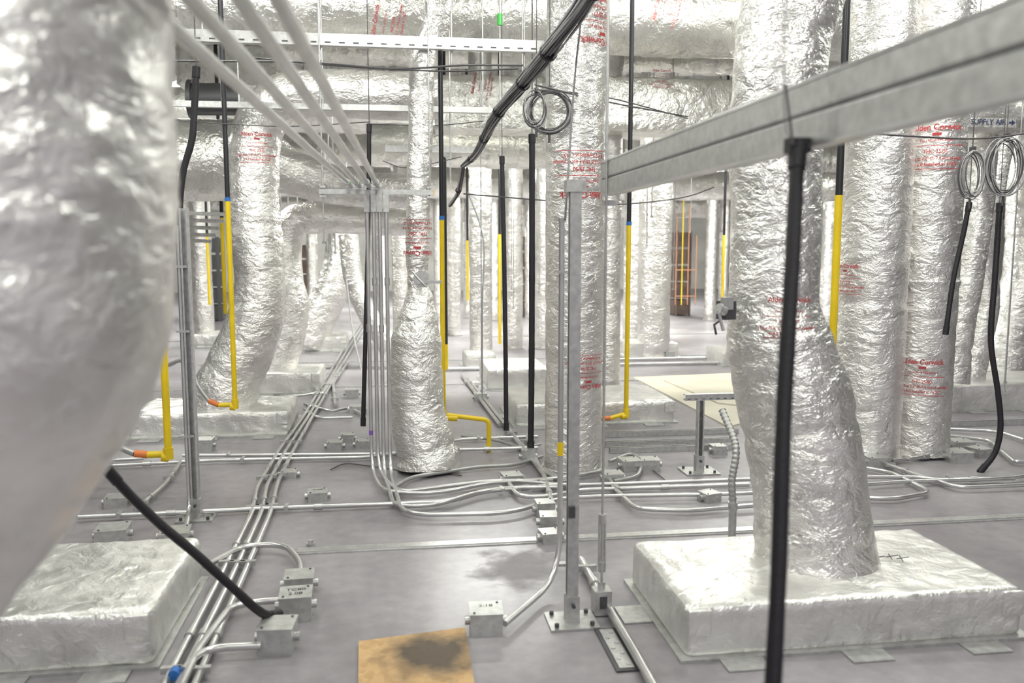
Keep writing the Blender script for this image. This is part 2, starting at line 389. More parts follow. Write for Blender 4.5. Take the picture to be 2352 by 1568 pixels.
b.tube([c+Vector((-.06, -.02, .05)), c+Vector((-.02, -.04, .0)), c+Vector((.03, -.04, -.05))], .006, STEEL, 8); b.done("damper_quadrant", o)

fC = F(1985, 1045); o = vduct(fC, .02, 5.0, .235, .012, seg=72, step=.025)
wrap_label(o, fC.x, fC.y, .235, VZ(fC, 640).z, .7, False, -.8, .012)
fD = F(2108, 1042)
pts = [Vector((fD.x, fD.y, z)) for z in (.02, .3, 1.1, 1.25, 1.4, 2.6, 3.3)]
o = duct("insulated_duct", pts, [.215, .205, .205, .225, .205, .205, .215], .011, .025, 72).done("insulated_duct")
wrap_label(o, fD.x, fD.y, .207, VZ(fD, 345).z, 1.0, False, .05, .011, off=.020)
wrap_label(o, fD.x, fD.y, .207, VZ(fD, 858).z, .85, False, -.0, .011, off=.020)
_, e = plenum((2180, 945), (2520, 938), .8, .24)
for pl, dd in ((((2255, 180, 38), (2245, 450, 36), (2225, 620, 34), (2200, 760, 34), (2190, 880, 36)), 7.6), (((2300, 330, 30), (2275, 440, 30), (2262, 600, 28), (2260, 720, 30), (2215, 890, 38)), 8.1), (((2360, 300, 40), (2350, 600, 40), (2330, 700, 45), (2300, 860, 50)), 9.5)):
    duct("insulated_duct", [D(x, y, dd) for x, y, w in pl], [w/FPX*dd for x, y, w in pl], .012, .03, 48).done("insulated_duct")
plenum((2225, 865), (2460, 862), .8, .24)

_, e = plenum((295, 1008), (662, 1003), .75, .2, amp=.014, cell=.022)
def pduct(pl, dd, step=.03, seg=56, amp=.012, mt=None):
    return duct("insulated_duct", [D(x, y, dd) for x, y, w in pl], [w/FPX*dd for x, y, w in pl], amp, step, seg, mt).done("insulated_duct")
o = pduct(((1010, 220, 54), (860, 218, 54), (720, 214, 54), (640, 232, 55), (592, 300, 57), (582, 420, 58), (588, 540, 60), (597, 640, 58), (585, 740, 62), (548, 830, 68), (515, 910, 74), (505, 960, 76)), 7.0, .022, 72, .014)
lq = D(584, 345, 7.0); wrap_label(o, lq.x, lq.y, .21, lq.z, .8, False, .1, .014, off=.02)
pduct(((960, 512, 30), (840, 508, 32), (740, 500, 36), (680, 508, 38), (655, 560, 38), (655, 640, 40), (668, 700, 42), (655, 770, 46), (620, 860, 52)), 9.0, .03, 56)
plenum((588, 908), (738, 902), .7, .22)
plenum((668, 810), (797, 806), .7, .22)
pduct(((790, 500, 36), (785, 580, 38), (770, 650, 40), (735, 720, 42), (705, 790, 44)), 12.3)
pduct(((800, 540, 22), (812, 640, 22), (850, 730, 24), (900, 800, 28)), 10.5)
plenum((1120, 895), (1262, 891), .9, .22)
plenum((1182, 978), (1556, 974), .85, .2, cell=.025)
def bgd(px, py, w, top=None, z1=5.0):
    f = F(px, py); r = w/2/FPX*dep(f); vduct(f, .02, VZ(f, top).z if top is not None else z1, r, .012, seg=36, step=.05)
bgd(1394, 905, 56)
for a in ((1105, 838, 52), (1500, 818, 74), (1452, 790, 44), (1180, 800, 42), (1700, 840, 60), (925, 790, 44), (1040, 770, 38), (1250, 800, 46), (470, 790, 46), (2190, 800, 60), (1760, 800, 60), (2010, 800, 50), (2330, 800, 50), (430, 740, 30), (1010, 735, 26), (880, 740, 26), (1135, 735, 24), (1340, 740, 30), (300, 740, 40), (200, 780, 50), (720, 735, 26), (1900, 740, 40), (1630, 735, 26), (1660, 728, 24), (690, 728, 20), (1075, 730, 20), (1215, 730, 22)):
    bgd(*a)
for a in (((1070, 852), (1140, 850)), ((1440, 822), (1560, 820)), ((1660, 842), (1760, 840)), ((440, 800), (510, 798))):
    plenum(a[0], a[1], .6, .2, tabs=False)

# ---------------------------------------------------------------- overhead lateral ducts
def hduct(xa, xb, py, Y, r, amp=.02):
    a = PY(xa, py, Y); c = PY(xb, py, Y); m = PY(max(0, min(2352, (xa+xb)/2)), py, Y)
    a.z = c.z = m.z; a.x = max(a.x, -15.9); c.x = min(c.x, 19.9)
    n = 4; pts = [a.lerp(c, i/n) for i in range(n+1)]
    f = lambda q: amp*(noise.noise(Vector((q.x*5, q.y*3, q.z*3)))*.7+(.3-abs(noise.noise(Vector((q.x*12, q.y*8, q.z*8))))*1.6)*.6+noise.noise(q*1.4)*.9)
    o = duct("insulated_duct", pts, [r]*(n+1), amp, .04, 52, FOILH, disp=f).done("insulated_duct"); return o, m
o, m = hduct(-500, 1735, 12, 7.5, .31)
flat_label(o, 895, 55, 7.5-.33, .9, 80); flat_label(o, 1535, 20, 7.5-.345, .8, 80)
hduct(1380, 1800, 128, 8.6, .17)
hduct(-700, 560, 362, 8.4, .38)
pduct(((520, 360, 88), (600, 370, 70), (680, 400, 50), (800, 430, 42), (940, 440, 40)), 8.5)
hduct(850, 1300, 335, 9.6, .23)
hduct(-1200, 3200, 420, 13.5, .24)
hduct(-1500, 3500, 470, 18, .25)
hduct(-1200, 3200, 250, 11.5, .34)
hduct(-1200, 3200, 100, 12.3, .33)
hduct(-1200, 3200, 355, 15.5, .36)
hduct(1700, 2900, 60, 7.0, .33)
o, m = hduct(2170, 2900, 262, 6.7, .17)
lc = PY(2280, 281, 6.7-.205)
b = MB(); b.box(lc, (.42, .004, .075), FOILH)
vs, fs = tmesh("SUPPLY AIR", .062, .01); b.add([lc+Vector((v.x-.04, -.006, v.y)) for v in vs], fs, NAVY)
ar = [(.145, .008), (.17, .008), (.17, .022), (.2, 0), (.17, -.022), (.17, -.008), (.145, -.008)]
b.add([lc+Vector((x, -.006, z)) for x, z in ar], [tuple(range(7))[::-1]], NAVY); b.done("supply_air_label", o)
def rduct(xa, xb, ya, yb, Y, dp):
    a = PY(xa, ya, Y); c = PY(xb, yb, Y); b = MB(); rbox(b, a.x, c.x, Y, Y+dp, c.z, a.z, .05, FOILH, .016, .04); return b.done("insulated_rectangular_duct")
o = rduct(1000, 1256, 168, 300, 8.4, .5); flat_label(o, 1110, 195, 8.375, .7, 80)
o = rduct(1385, 1690, 172, 305, 7.9, .5); flat_label(o, 1520, 182, 7.875, .6, 0)
rduct(395, 640, 98, 200, 9.3, .6)

# ---------------------------------------------------------------- struts
Z = Vector((0, 0, 1)); NY = Vector((0, -1, 0)); NX = Vector((-1, 0, 0))
def lat(xa, ya, xb, yb, dd, slots=0, side=Z, w=.041, h=.041):
    b = MB(); a = D(xa, ya, dd); Y = a.y; c = PY(xb, yb, Y); c.z = a.z = (a.z+c.z)/2
    b.chan(a, c, side, w=w, h=h, slots=slots)
    return b, a, c
b, a, c = lat(370, 80, 1248, 108, 5.4, .09, Vector((0, 1, 0)), .075, .05)
for t in (.1, .4, .75, .95):
    q = a.lerp(c, t); b.tube([q+Vector((0, .04, -.12)), Vector((q.x, q.y+.04, 5.0))], .006, STEEL, 6); b.box(q+Vector((0, .04, -.03)), (.03, .03, .015), STEEL)
b.done("strut_trapeze")
b, a, c = lat(395, 240, 1130, 252, 6.6, .0, Z, .05, .045)
for t in (.15, .46, .97):
    q = a.lerp(c, t); b.tube([q, Vector((q.x, q.y, 5.0))], .006, STEEL, 6)
b.done("strut_trapeze")
b, a, c = lat(885, 325, 1110, 362, 7.2, .0, Z, .05, .05); b.done("strut_trapeze")
TD = 5.35
b, a, c = lat(733, 441, 995, 441, TD, 0, Z, .041, .03)
for t in (.03, .97):
    q = a.lerp(c, t); b.tube([q-Z*.06, Vector((q.x, q.y, 5.0))], .005, STEEL, 6); b.box(q-Z*.03, (.035, .035, .012), STEEL); b.box(q+Z*.03, (.035, .035, .012), STEEL)
b.box(c, (.012, .03, .03), YEL)
b.done("strut_trapeze")
trz = a.z
b = MB()
near = ((325, 0), (440, 0), (552, 0), (640, 0)); far = ((806, 434), (826, 434), (848, 434), (868, 434))
for i, (n_, f_) in enumerate(zip(near, far)):
    pn = D(n_[0], n_[1], 1.3); pf = D(f_[0], f_[1], TD); pf.z = trz+.035; pb = pn+(pn-pf).normalized()*1.2
    r_ = .0145
    b.tube([pb, pf+(pf-pn).normalized()*.05], r_, COND, 20)
    b.tube([pf+(pn-pf)*.06, pf+(pn-pf)*.085], r_*1.35, STEEL, 14); b.box(pf, (.05, .03, .02), STEEL)
    b.box(pf+Vector((0, -.03, .012)), (.02, .014, .012), GREEN if i < 2 else STEEL)
b.done("overhead_conduit_run")
b = MB(); zf = .035
drops = ((842, [(846, 1070), (880, 1130), (1010, 1133), (1120, 1108), (1290, 1098), (1390, 1080)]),
         (857, [(862, 1060), (905, 1120), (930, 1128), (1160, 1100), (1300, 1115), (1720, 1100), (2010, 1095), (2140, 1096), (2195, 1120), (2480, 1108)]),
         (871, [(876, 1095), (905, 1162), (1000, 1160), (1130, 1120), (1290, 1118)]),
         (886, [(890, 1110), (925, 1183), (1175, 1178), (1262, 1148), (1345, 1140), (1720, 1133), (2080, 1105), (2300, 1100), (2480, 1075)]))
for i, (px, pl) in enumerate(drops):
    top = D(px, 440, TD+.03)
    pts = [Vector((top.x, top.y, trz-.02)), Vector((top.x, top.y, zf))]+[F(x, y, zf) for x, y in pl[1:]]
    b.tube(fillet(pts, .2, 8), .0125, COND, 14)
    for zc in (trz-.12, 1.25 if i % 2 else .95): b.tube([Vector((top.x, top.y, zc)), Vector((top.x, top.y, zc+.05))], .017, STEEL, 12)
    b.box((top.x, top.y, trz-.06), (.034, .06, .13), STEEL)
q = D(842, 440, TD+.03); b.tube([Vector((q.x, q.y, .28)), Vector((q.x, q.y, .31))], .0135, PURP, 14)
b.done("conduit_drop")

def post(foot, ytop, side, plate=.17):
    b = MB(); t = VZ(foot, ytop); f = Vector((foot.x, foot.y, 0))
    b.chan(f+Z*.01, t, side, w=.043, h=.043)
    b.box(f+Z*.005, (plate*1.15, plate, .009), STEEL)
    b.box(f+Vector((.0, .0, .06)), (.054, .052, .11), STEEL)
    for x in (-1, 1):
        for y in (-1, 1):
            q = f+Vector((x*plate*.42, y*plate*.34, .01)); b.tube([q, q+Z*.014], .009, DARKST, 6)
    q = f+Vector((0, -.03, .08)); b.tube([q, q+Vector((0, -.012, 0))], .008, DARKST, 6)
    return b, t
pf = F(1313, 1428); b, t = post(pf, 440, NX)
b.box(t+Z*.02, (.075, .06, .045), STEEL); b.box(t+Vector((.06, .0, .01)), (.06, .05, .008), STEEL)
q = VZ(pf, 1170); b.box(q+Vector((-.01, -.03, 0)), (.025, .02, .045), DARKST)
b.done("strut_post")
pl_ = F(452, 1190); b, t = post(pl_, 478, NY); b.done("strut_post")
e = D(1395, 412, 3.42); b = MB()
def rb(z, hh):
    W = .026; prof = [(-W, -hh/2+.004), (-W+.004, -hh/2), (W-.004, -hh/2), (W, -hh/2+.004), (W, hh/2-.004), (W-.004, hh/2), (-W+.004, hh/2), (-W, hh/2-.004)]
    a = Vector((e.x, e.y, e.z+z)); c = Vector((e.x, -.6, e.z+z)); b.sweep(a, c, prof, Vector((1, 0, 0)), STEEL)
rb(.034, .063); rb(-.034, .063)
b.sweep(Vector((e.x, e.y, e.z)), Vector((e.x, -.6, e.z)), [(-.022, -.01), (.022, -.01), (.022, .01), (-.022, .01)], Vector((1, 0, 0)), DARKST)
for zz_ in (.0655, -.0655):
    b.sweep(Vector((e.x-.022, e.y, e.z+zz_)), Vector((e.x-.022, -.6, e.z+zz_)), [(-.007, -.003), (.007, -.003), (.007, .003), (-.007, .003)], Vector((1, 0, 0)), COND)
b.box((e.x+.0, e.y-.03, e.z-.095), (.05, .05, .02), STEEL)
b.done("strut_beam")
rf = F(1381, 1408); b = MB()
b.tube([Vector((rf.x, rf.y, .12)), Vector((rf.x, rf.y, 5.0))], .0055, STEEL, 8)
for dx in (-.012, .012): b.tube([Vector((rf.x+dx, rf.y, .2)), Vector((rf.x+dx, rf.y, .4))], .005, STEEL, 8)
for z_ in (.2, .4): b.tube([Vector((rf.x, rf.y, z_-.02)), Vector((rf.x, rf.y, z_+.02))], .017, STEEL, 10)
b.box((rf.x, rf.y, .055), (.07, .07, .1), STEEL); b.box((rf.x, rf.y-.037, .06), (.03, .004, .05), DARKST); b.tube([Vector((rf.x, rf.y, .1)), Vector((rf.x, rf.y, .135))], .016, STEEL, 6)
b.done("seismic_brace_rod")
b = MB(); cx = F(1285, 1345)
cc = Vector((cx.x, cx.y, 0))
tp = VZ(cc, 510)
b.tube(fillet([tp, Vector((cc.x, cc.y, .04)), F(1160, 1432, .04)], .22, 10), .0125, COND, 14)
for q in (VZ(cc, 625), VZ(cc, 1295)): b.box(q+Vector((.015, 0, 0)), (.06, .035, .012), STEEL)
q = VZ(cc, 1030); b.tube([q-Z*.03, q+Z*.03], .0138, YEL, 14)
b.tube([tp, VZ(cc, 500)], .016, STEEL, 12)
b.done("vertical_conduit")
b = MB(); q0 = F(437, 1190); b.tube(fillet([VZ(q0, 530), Vector((q0.x, q0.y, .05)), F(425, 1215, .03)], .1), .0135, COND, 14)
b.tube([VZ(q0, 530), VZ(q0, 518)], .018, STEEL, 12)
for yy in (612, 760, 1000): b.box(VZ(q0, yy)+Vector((.01, -.01, 0)), (.07, .03, .012), STEEL)
b.done("vertical_conduit")
tf = F(1605, 1083); b, t = post(tf, 918, NY, plate=.2)
for k in range(6): b.box((tf.x, tf.y-.0225, .12+k*.055), (.013, .002, .03), DARKST)
l = PY(1572, 915, tf.y); rr = PY(1690, 915, tf.y); l.z = rr.z = t.z+.02; b.chan(l, rr, Vector((0, 1, 0)), slots=.05)
b.done("strut_t_support")
for (xa, xb, y) in ((1385, 1705, 998), (1390, 1700, 1020), (1400, 1700, 1034), (2150, 2500, 975)):
    b = MB(); a = F(xa, y, .022); c = F(xb, y-4, .022); c.y = a.y; b.chan(a, c, Z); b.done("floor_strut")
for (xa, xb, y) in ((1000, 1260, 848), (1385, 1700, 838), (1385, 1700, 826), (560, 760, 846)):
    b = MB(); a = F(xa, y, .03); c = F(xb, y, .03); c.y = a.y; b.tube([a, c], .022, COND, 8); b.done("floor_conduit")
b = MB()
for i, y in enumerate((484, 500, 516, 532, 546)):
    a = D(250, y, 6.8); c = D(520-i*10, y+8, 7.4+i*.1); b.chan(a, c, Z, w=.06, h=.03)
for dx in (-.1, .55):
    q = D(400, 540, 7)+Vector((dx, 0, 0)); b.tube([q-Z*.1, Vector((q.x, q.y, 5.0))], .006, STEEL, 6)
b.done("strut_rack")

# ---------------------------------------------------------------- floor conduits
def fc(lines, r=.0135, z=.03, name="floor_conduit_run", rad=.09, col=None, collars=True):
    b = MB()
    for ln in lines:
        pts = [F(q[0], q[1], q[2] if len(q) > 2 else z) for q in ln]
        pp = fillet(pts, rad, 6); b.tube(pp, r, col or COND, 12)
        if collars:
            for i in range(len(pts)-1):
                d = pts[i+1]-pts[i]
                if d.length > .45:
                    u = d.normalized(); m_ = pts[i]+d*.5; b.tube([m_-u*.025, m_+u*.025], r*1.35, STEEL, 12)
                    m2 = pts[i]+d*.22; a = math.atan2(u.y, u.x); b.box((m2.x, m2.y, z+r*.4), (.022, r*5.2, r*1.7), STEEL, rz=a)
    return b.done(name)
fc([[(352, 1620), (500, 1335), (578, 1180), (590, 1120), (640, 1035), (695, 960), (790, 800), (830, 740)],
    [(385, 1620), (527, 1335), (599, 1180), (613, 1115), (656, 1035), (706, 960), (799, 800), (838, 740)],
    [(425, 1620), (553, 1335), (620, 1180), (637, 1110), (673, 1035), (716, 960), (808, 800), (845, 740)]])
fc([[(405, 1600), (455, 1490), (530, 1392), (600, 1380), (650, 1378)], [(420, 1540), (470, 1488), (600, 1482)],
    [(470, 1300), (560, 1252), (655, 1250), (690, 1290), (690, 1345)]], r=.0145, z=.045)
b = MB(); q = F(398, 1552, .04); q2 = F(404, 1540, .04); b.tube([q, q2], .019, BLUE, 14); b.done("blue_conduit_tape")
fc([[(180, 1187), (600, 1168), (860, 1158), (1040, 1150), (1110, 1128), (1300, 1112)],
    [(190, 1072), (480, 1057), (830, 1050), (1000, 1033), (1235, 1028)],
    [(420, 1046), (900, 1042), (1060, 1008), (1235, 1002)],
    [(310, 1170), (380, 1110), (415, 1060)], [(190, 1060), (330, 1052)]])
fc([[(1395, 1085), (1410, 1120), (1460, 1168), (1580, 1172), (1735, 1160)], [(1170, 1110), (1190, 1140), (1260, 1140), (1330, 1125), (1720, 1112)],
    [(1960, 1070), (2050, 1085), (2140, 1130), (2050, 1146), (1975, 1142)], [(2020, 1060), (2140, 1102), (2330, 1098)],
    [(2180, 985), (2290, 990), (2352, 1010)], [(2180, 1000), (2270, 1010), (2330, 1060), (2352, 1060)], [(2050, 1058), (2200, 1040)]])
fc([[(1335, 1285), (1400, 1400), (1460, 1500), (1520, 1610)]], r=.017)
fc([[(1335, 1120), (1240, 1075), (1225, 1050)], [(1075, 870), (1160, 975), (1250, 1090), (1275, 1180)], [(1060, 860), (1148, 975)], [(1210, 1000), (1240, 1080), (1310, 1110)]], r=.016)
fc([[(700, 928), (760, 945), (800, 935), (830, 950)], [(650, 850), (740, 905), (790, 830)], [(770, 930), (765, 880), (800, 830)], [(700, 940), (730, 960), (810, 958)], [(660, 910), (720, 905), (745, 880)]], r=.015)
fc([[(905, 1118), (945, 1095), (1040, 1080), (1110, 1070), (1180, 1068), (1245, 1048)], [(1060, 1000), (1140, 1010), (1200, 1030), (1240, 1020)], [(1400, 1060), (1450, 1040), (1478, 1060), (1465, 1095), (1410, 1105)]], r=.013, col=FLEX, collars=False)
fc([[(760, 1078), (790, 1062), (850, 1070), (950, 1085), (1000, 1080), (1060, 1092)], [(1500, 1080), (1520, 1095), (1535, 1110)]], r=.004, z=.01, col=CABLE, collars=False, name="loose_floor_wire")
b = MB(); q = F(1415, 1492); b.box((q.x, q.y, .004), (.085, .34, .006), DARKST)
b.box((q.x, q.y, .008), (.055, .31, .004), STEEL)
for i in range(7): b.tube([Vector((q.x+.012*(-1)**i, q.y-.13+i*.042, .009)), Vector((q.x+.012*(-1)**i, q.y-.13+i*.042, .013))], .009, COND, 8)
b.done("floor_slot_channel")

# ---------------------------------------------------------------- junction boxes
def jbox(px, py, w=.12, h=.07, rz=0.0, txt=None, z=0.0):
    q = F(px, py); c = Vector((q.x, q.y+w/2, z)); b = MB(); R = Matrix.Rotation(rz, 3, 'Z')
    b.box(c+Z*(h/2), (w, w, h), BOXM, rz); b.box(c+Z*(h+.002), (w*1.05, w*1.05, .005), BOXM, rz)
    for sx in (-.25, .25):
        k = c+R@Vector((sx*w, -w/2, h*.5)); b.tube([k, k+R@Vector((0, -.003, 0))], .011, STEEL, 12)
        k = c+R@Vector((sx*w*1.5, sx*w*1.5, h+.004)); b.tube([k, k+Z*.004], .005, DARKST, 8)
    for s_ in (-1, 1):
        k = c+R@Vector((s_*w/2, 0, h*.5)); b.tube([k, k+R@Vector((s_*.02, 0, 0))], .018, STEEL, 12)
    if txt:
        for j, s_ in enumerate(txt):
            vs, fs = tmesh(s_, .034); b.add([c+R@Vector((v.x, v.y+.02-j*.04, h+.0055)) for v in vs], fs, INK)
    return b.done("junction_box")
jbox(677, 1430, .125, .1, .05, ("TC80", "2.08")); jbox(685, 1372, .12, .08, .05); jbox(634, 1508, .125, .1, -.08, None)
jbox(1120, 1462, .125, .085, -.05, ("2.18",)); jbox(728, 1153, .11, .05, .1, ("4-20",)); jbox(262, 1168, .12, .055, .1); jbox(768, 1036, .11, .06); jbox(798, 1018, .1, .06)
jbox(832, 1030, .1, .05); jbox(808, 915, .13, .08); jbox(820, 950, .13, .06); jbox(1452, 1084, .13, .07, .1); jbox(1498, 1082, .12, .07, -.1); jbox(1178, 1112, .12, .05, .1)
jbox(1412, 1112, .12, .06); jbox(2212, 1064, .16, .07, -.1); jbox(2220, 1035, .15, .06, -.1); jbox(2022, 1076, .14, .07); jbox(250, 1252, .15, .07, .1); jbox(662, 1100, .1, .04); jbox(1636, 1155, .1, .05, .3)
jbox(1268, 1222, .11, .08, -.1); jbox(1268, 1250, .1, .05, .1); jbox(395, 1250, .14, .05, .1); jbox(1105, 922, .12, .07); jbox(1540, 822, .12, .08); jbox(465, 1040, .13, .09); jbox(1655, 1045, .1, .06); jbox(2260, 1052, .12, .06, .2)
jbox(1255, 1190, .1, .08, 0); jbox(1215, 1065, .09, .09, 0)
b = MB(); q = F(714, 1253); b.tube([q, q+Z*.015], .022, STEEL, 16); b.tube([q+Z*.015, q+Z*.03], .012, STEEL, 12); b.done("floor_cap")

# ---------------------------------------------------------------- black/yellow drop pipes
def vp(px, py, dd): q = D(px, py, dd); return Vector((q.x, q.y, 0))
def dropper(px, py, dd, ysplit, ybot, r=.019, ytop=-250, tape=True, elbow=None):
    f = vp(px, py, dd); b = MB(); t = VZ(f, ytop); s_ = VZ(f, ysplit); bt = VZ(f, ybot)
    b.tube([s_, t], r*.95, BLKP, 16); b.tube([bt, s_], r, YEL, 18)
    if tape: b.tube([s_, s_+Z*.028], r*1.1, BLUE, 16)
    if elbow:
        b.tube([bt+Z*.06, bt-Z*.01], r*1.35, YEL, 16)
        pts = [bt+Z*.02]+[bt+Vector(e_) for e_ in elbow]; b.tube(fillet(pts, .04), r*.95, YEL, 14)
        e2 = bt+Vector(elbow[0]); b.tube([bt.lerp(e2, .0), bt.lerp(e2, .3)], r*1.35, YEL, 16)
    return b, bt
b, q = dropper(540, 925, 6.4, 462, 935, elbow=((-.12, 0, .02),)); e_ = q+Vector((-.12, 0, .02))
b.tube([e_, e_+Vector((-.07, .02, .03))], .02, ORG, 12)
b.tube(spline([e_+Vector((-.07, .02, .03)), e_+Vector((-.15, .05, .14)), e_+Vector((-.25, .1, .32)), e_+Vector((-.4, .2, .28))], [.017]*4, .02)[0], .017, FLEX, 10); b.done("yellow_gas_pipe")
b, q = dropper(387, 1050, 5.1, 380, 1050, r=.0215, elbow=((-.12, -.0, .02),)); e_ = q+Vector((-.12, 0, .02))
b.tube([e_, e_+Vector((-.07, .0, .01))], .023, ORG, 12)
b.tube(spline([e_+Vector((-.07, .0, .01)), e_+Vector((-.2, .05, .05)), e_+Vector((-.4, .1, .08)), e_+Vector((-.7, .2, .05))], [.02]*4, .02)[0], .02, FLEX, 10); b.done("yellow_gas_pipe")
b, q = dropper(517, 700, 8.4, 500, 720, tape=False); b.done("yellow_gas_pipe")
b, q = dropper(1018, 880, 6.15, 505, 958, r=.0175, elbow=((.33, 0, -.03), (.33, 0, -.35))); b.done("yellow_gas_pipe")
b, q = dropper(1438, 950, 7.0, 517, 955, elbow=((-.14, -.02, -.01),)); e_ = q+Vector((-.14, -.02, -.01)); b.tube([e_, e_+Vector((-.09, 0, .0))], .02, ORG, 12); b.done("yellow_gas_pipe")
b, q = dropper(1912, 800, 4.7, 448, 900, r=.0205, tape=False); b.done("yellow_gas_pipe")
for (px, py, dd, ys, yb) in ((1148, 700, 11.5, 538, 790), (1660, 650, 12, 540, 700), (1074, 600, 13, 552, 690), (478, 600, 12, 540, 700)):
    b, q = dropper(px, py, dd, ys, yb, tape=False); b.done("yellow_gas_pipe")
b, q = dropper(1023, 800, 9.5, 790, 848, tape=False, r=.03); b.done("yellow_gas_pipe")
b = MB()
for (x, y0_, y1_) in ((1552, 500, 700), (1566, 430, 700), (1580, 470, 700), (1598, 540, 700)):
    f = vp(x, 650, 17.5); b.tube([VZ(f, y1_), VZ(f, y0_)], .012, ORGF if x != 1566 else YEL, 8)
for yy in (620, 680):
    q = VZ(vp(1552, 650, 17.5), yy); q2 = VZ(vp(1600, 650, 17.5), yy); b.tube([q, q2], .010, ORGF, 8)
b.done("orange_pipe_rack")

def hose(pl, r, d0, d1=None, name="black_sleeved_hose", up=True, mt=None, ends=True):
    d1 = d1 or d0; n = len(pl); b = MB()
    pts = [D(x, y, d0+(d1-d0)*i/(n-1)) for i, (x, y) in enumerate(pl)]
    p_, _ = spline(pts, [r]*n, .03); b.tube(p_, [r*(1+.07*noise.noise(q*18)) for q in p_], mt or BLACK, 18)
    if ends:
        for a_, c_ in ((p_[0], p_[1]), (p_[-1], p_[-2])): u = (c_-a_).normalized(); b.tube([a_-u*.01, a_+u*.05], r*1.2, BLACK, 14)
    if up: b.tube([p_[0], Vector((p_[0].x, p_[0].y, 5.0))], .003, CABLE, 6)
    return b.done(name)
hose([(451, 158), (447, 240), (441, 320), (420, 400), (409, 520)], .0185, 4.75)
hose([(848, 288), (846, 500), (840, 750), (834, 975)], .0155, 5.9)
hose([(1153, 362), (1158, 600), (1161, 800), (1163, 985)], .0185, 6.8)
hose([(1222, 312), (1222, 600), (1221, 850), (1219, 1030)], .0215, 6.0)
hose([(1832, 335), (1820, 600), (1800, 950), (1789, 1300), (1772, 1640)], .0155, 1.72, 1.55, up=False)
b = MB(); q = D(1832, 335, 1.72); b.box(q, (.045, .03, .03), BLACK); b.tube([q+Vector((-.03, 0, .12)), q+Vector((-.02, -.02, 0))], .003, CABLE, 6); b.done("hose_tie")
hose([(2226, 468), (2212, 540), (2190, 640), (2172, 765)], .016, 5.6)
hose([(2296, 470), (2285, 640), (2276, 780), (2292, 900), (2298, 980), (2285, 1040), (2252, 1082)], .0185, 5.7)
hose([(250, 1083), (300, 1138), (370, 1205), (450, 1272), (530, 1345), (585, 1395), (615, 1413), (638, 1410)], .0165, 2.9, 3.3, up=False)
b = MB(); f = F(1681, 1235); base = Vector((f.x, f.y, 0))
b.tube([base, base+Z*.16], .02, STEEL, 14); b.tube([base+Z*.15, base+Z*.19], .024, STEEL, 14)
pts = spline([base+Z*.18, base+Vector((.0, .02, .3)), base+Vector((.04, .08, .46)), base+Vector((.03, .25, .62))], [.019]*4, .006)[0]
b.tube(pts, [.019+.002*math.sin(i*1.6) for i in range(len(pts))], FLEX, 14); b.done("flexible_metal_conduit")

# ---------------------------------------------------------------- cable bundle, wires, coils
def bundle(ctrl, nst, rs, spread, name, mt=CABLE):
    pts = [D(x, y, d) for x, y, d in ctrl]; p_, sp = spline(pts, spread, .03); b = MB(); random.seed(3)
    for k in range(nst):
        a0 = random.random()*6.28; rr_ = math.sqrt(random.random()); out = []
        for i, q in enumerate(p_):
            t = (p_[min(i+1, len(p_)-1)]-p_[max(0, i-1)]).normalized(); u = t.cross(Z).normalized(); w = t.cross(u)
            a = a0+i*.02+.4*noise.noise(Vector((k*3, i*.07, 0))); s2 = rr_*(1+.25*noise.noise(Vector((k*7, i*.11, 3)))); out.append(q+(u*math.cos(a)+w*math.sin(a))*sp[i]*s2)
        b.tube(out, rs, CABLEL if k % 3 else mt, 6)
    for i in range(6, len(p_)-3, 14):
        t = (p_[i+1]-p_[i]).normalized(); b.tube([p_[i]-t*.006, p_[i]+t*.006], sp[i]*1.05+rs, BLACK, 14)
    return b.done(name)
bundle([(1400, -120, 3.6), (1345, 0, 3.7), (1290, 80, 3.9), (1240, 145, 4.2), (1190, 205, 4.6), (1135, 272, 5.0), (1095, 350, 5.6), (1062, 382, 6.0)], 44, .0046, [.042, .042, .04, .038, .034, .03, .022, .014], "cable_bundle")
bundle([(1062, 382, 6.0), (1056, 420, 6.1), (1050, 445, 6.2), (1032, 472, 6.3)], 8, .006, [.016]*4, "cable_bundle")
def wire(ctrl, r=.004, mt=CABLE, name="hanging_wire"):
    b = MB(); p_, _ = spline([D(*c) for c in ctrl], [r]*len(ctrl), .06); b.tube(p_, r, mt, 6); return b.done(name)
wire([(395, 140, 5), (700, 143, 5), (900, 158, 5), (1060, 150, 4.8), (1200, 150, 4.4)], .006)
wire([(560, 130, 5.2), (760, 150, 5.1), (1000, 163, 5), (1190, 158, 4.6)], .005)
wire([(1230, 195, 4.6), (1400, 235, 6), (1580, 268, 8)], .006); wire([(1230, 205, 4.6), (1400, 225, 6), (1580, 272, 8)], .005)
wire([(1340, 0, 3.9), (1320, 180, 3.9), (1305, 400, 3.6), (1298, 505, 3.5)], .005)
wire([(1065, 445, 6.3), (1250, 460, 7), (1400, 470, 7.5), (1560, 455, 7.5), (1640, 430, 7.5)], .006)
wire([(1900, 300, 4.6), (2080, 312, 4.8), (2250, 318, 5), (2400, 300, 5)], .006)
wire([(845, 285, 5.9), (1000, 288, 6.5), (1110, 278, 7)], .004)
wire([(880, 370, 6), (940, 385, 6.5), (1060, 360, 7)], .004); wire([(380, 275, 6), (640, 290, 6.2), (850, 280, 6)], .004)
wire([(1805, 0, 1.72), (1800, 180, 1.72), (1806, 300, 1.72), (1830, 335, 1.72)], .002, CABLEL)
wire([(795, 640, 9), (810, 760, 9), (830, 850, 9)], .008, WHITE)
wire([(1075, 440, 6.8), (1110, 550, 6.8), (1108, 700, 6.8), (1108, 915, 6.9)], .006, CABLEL)
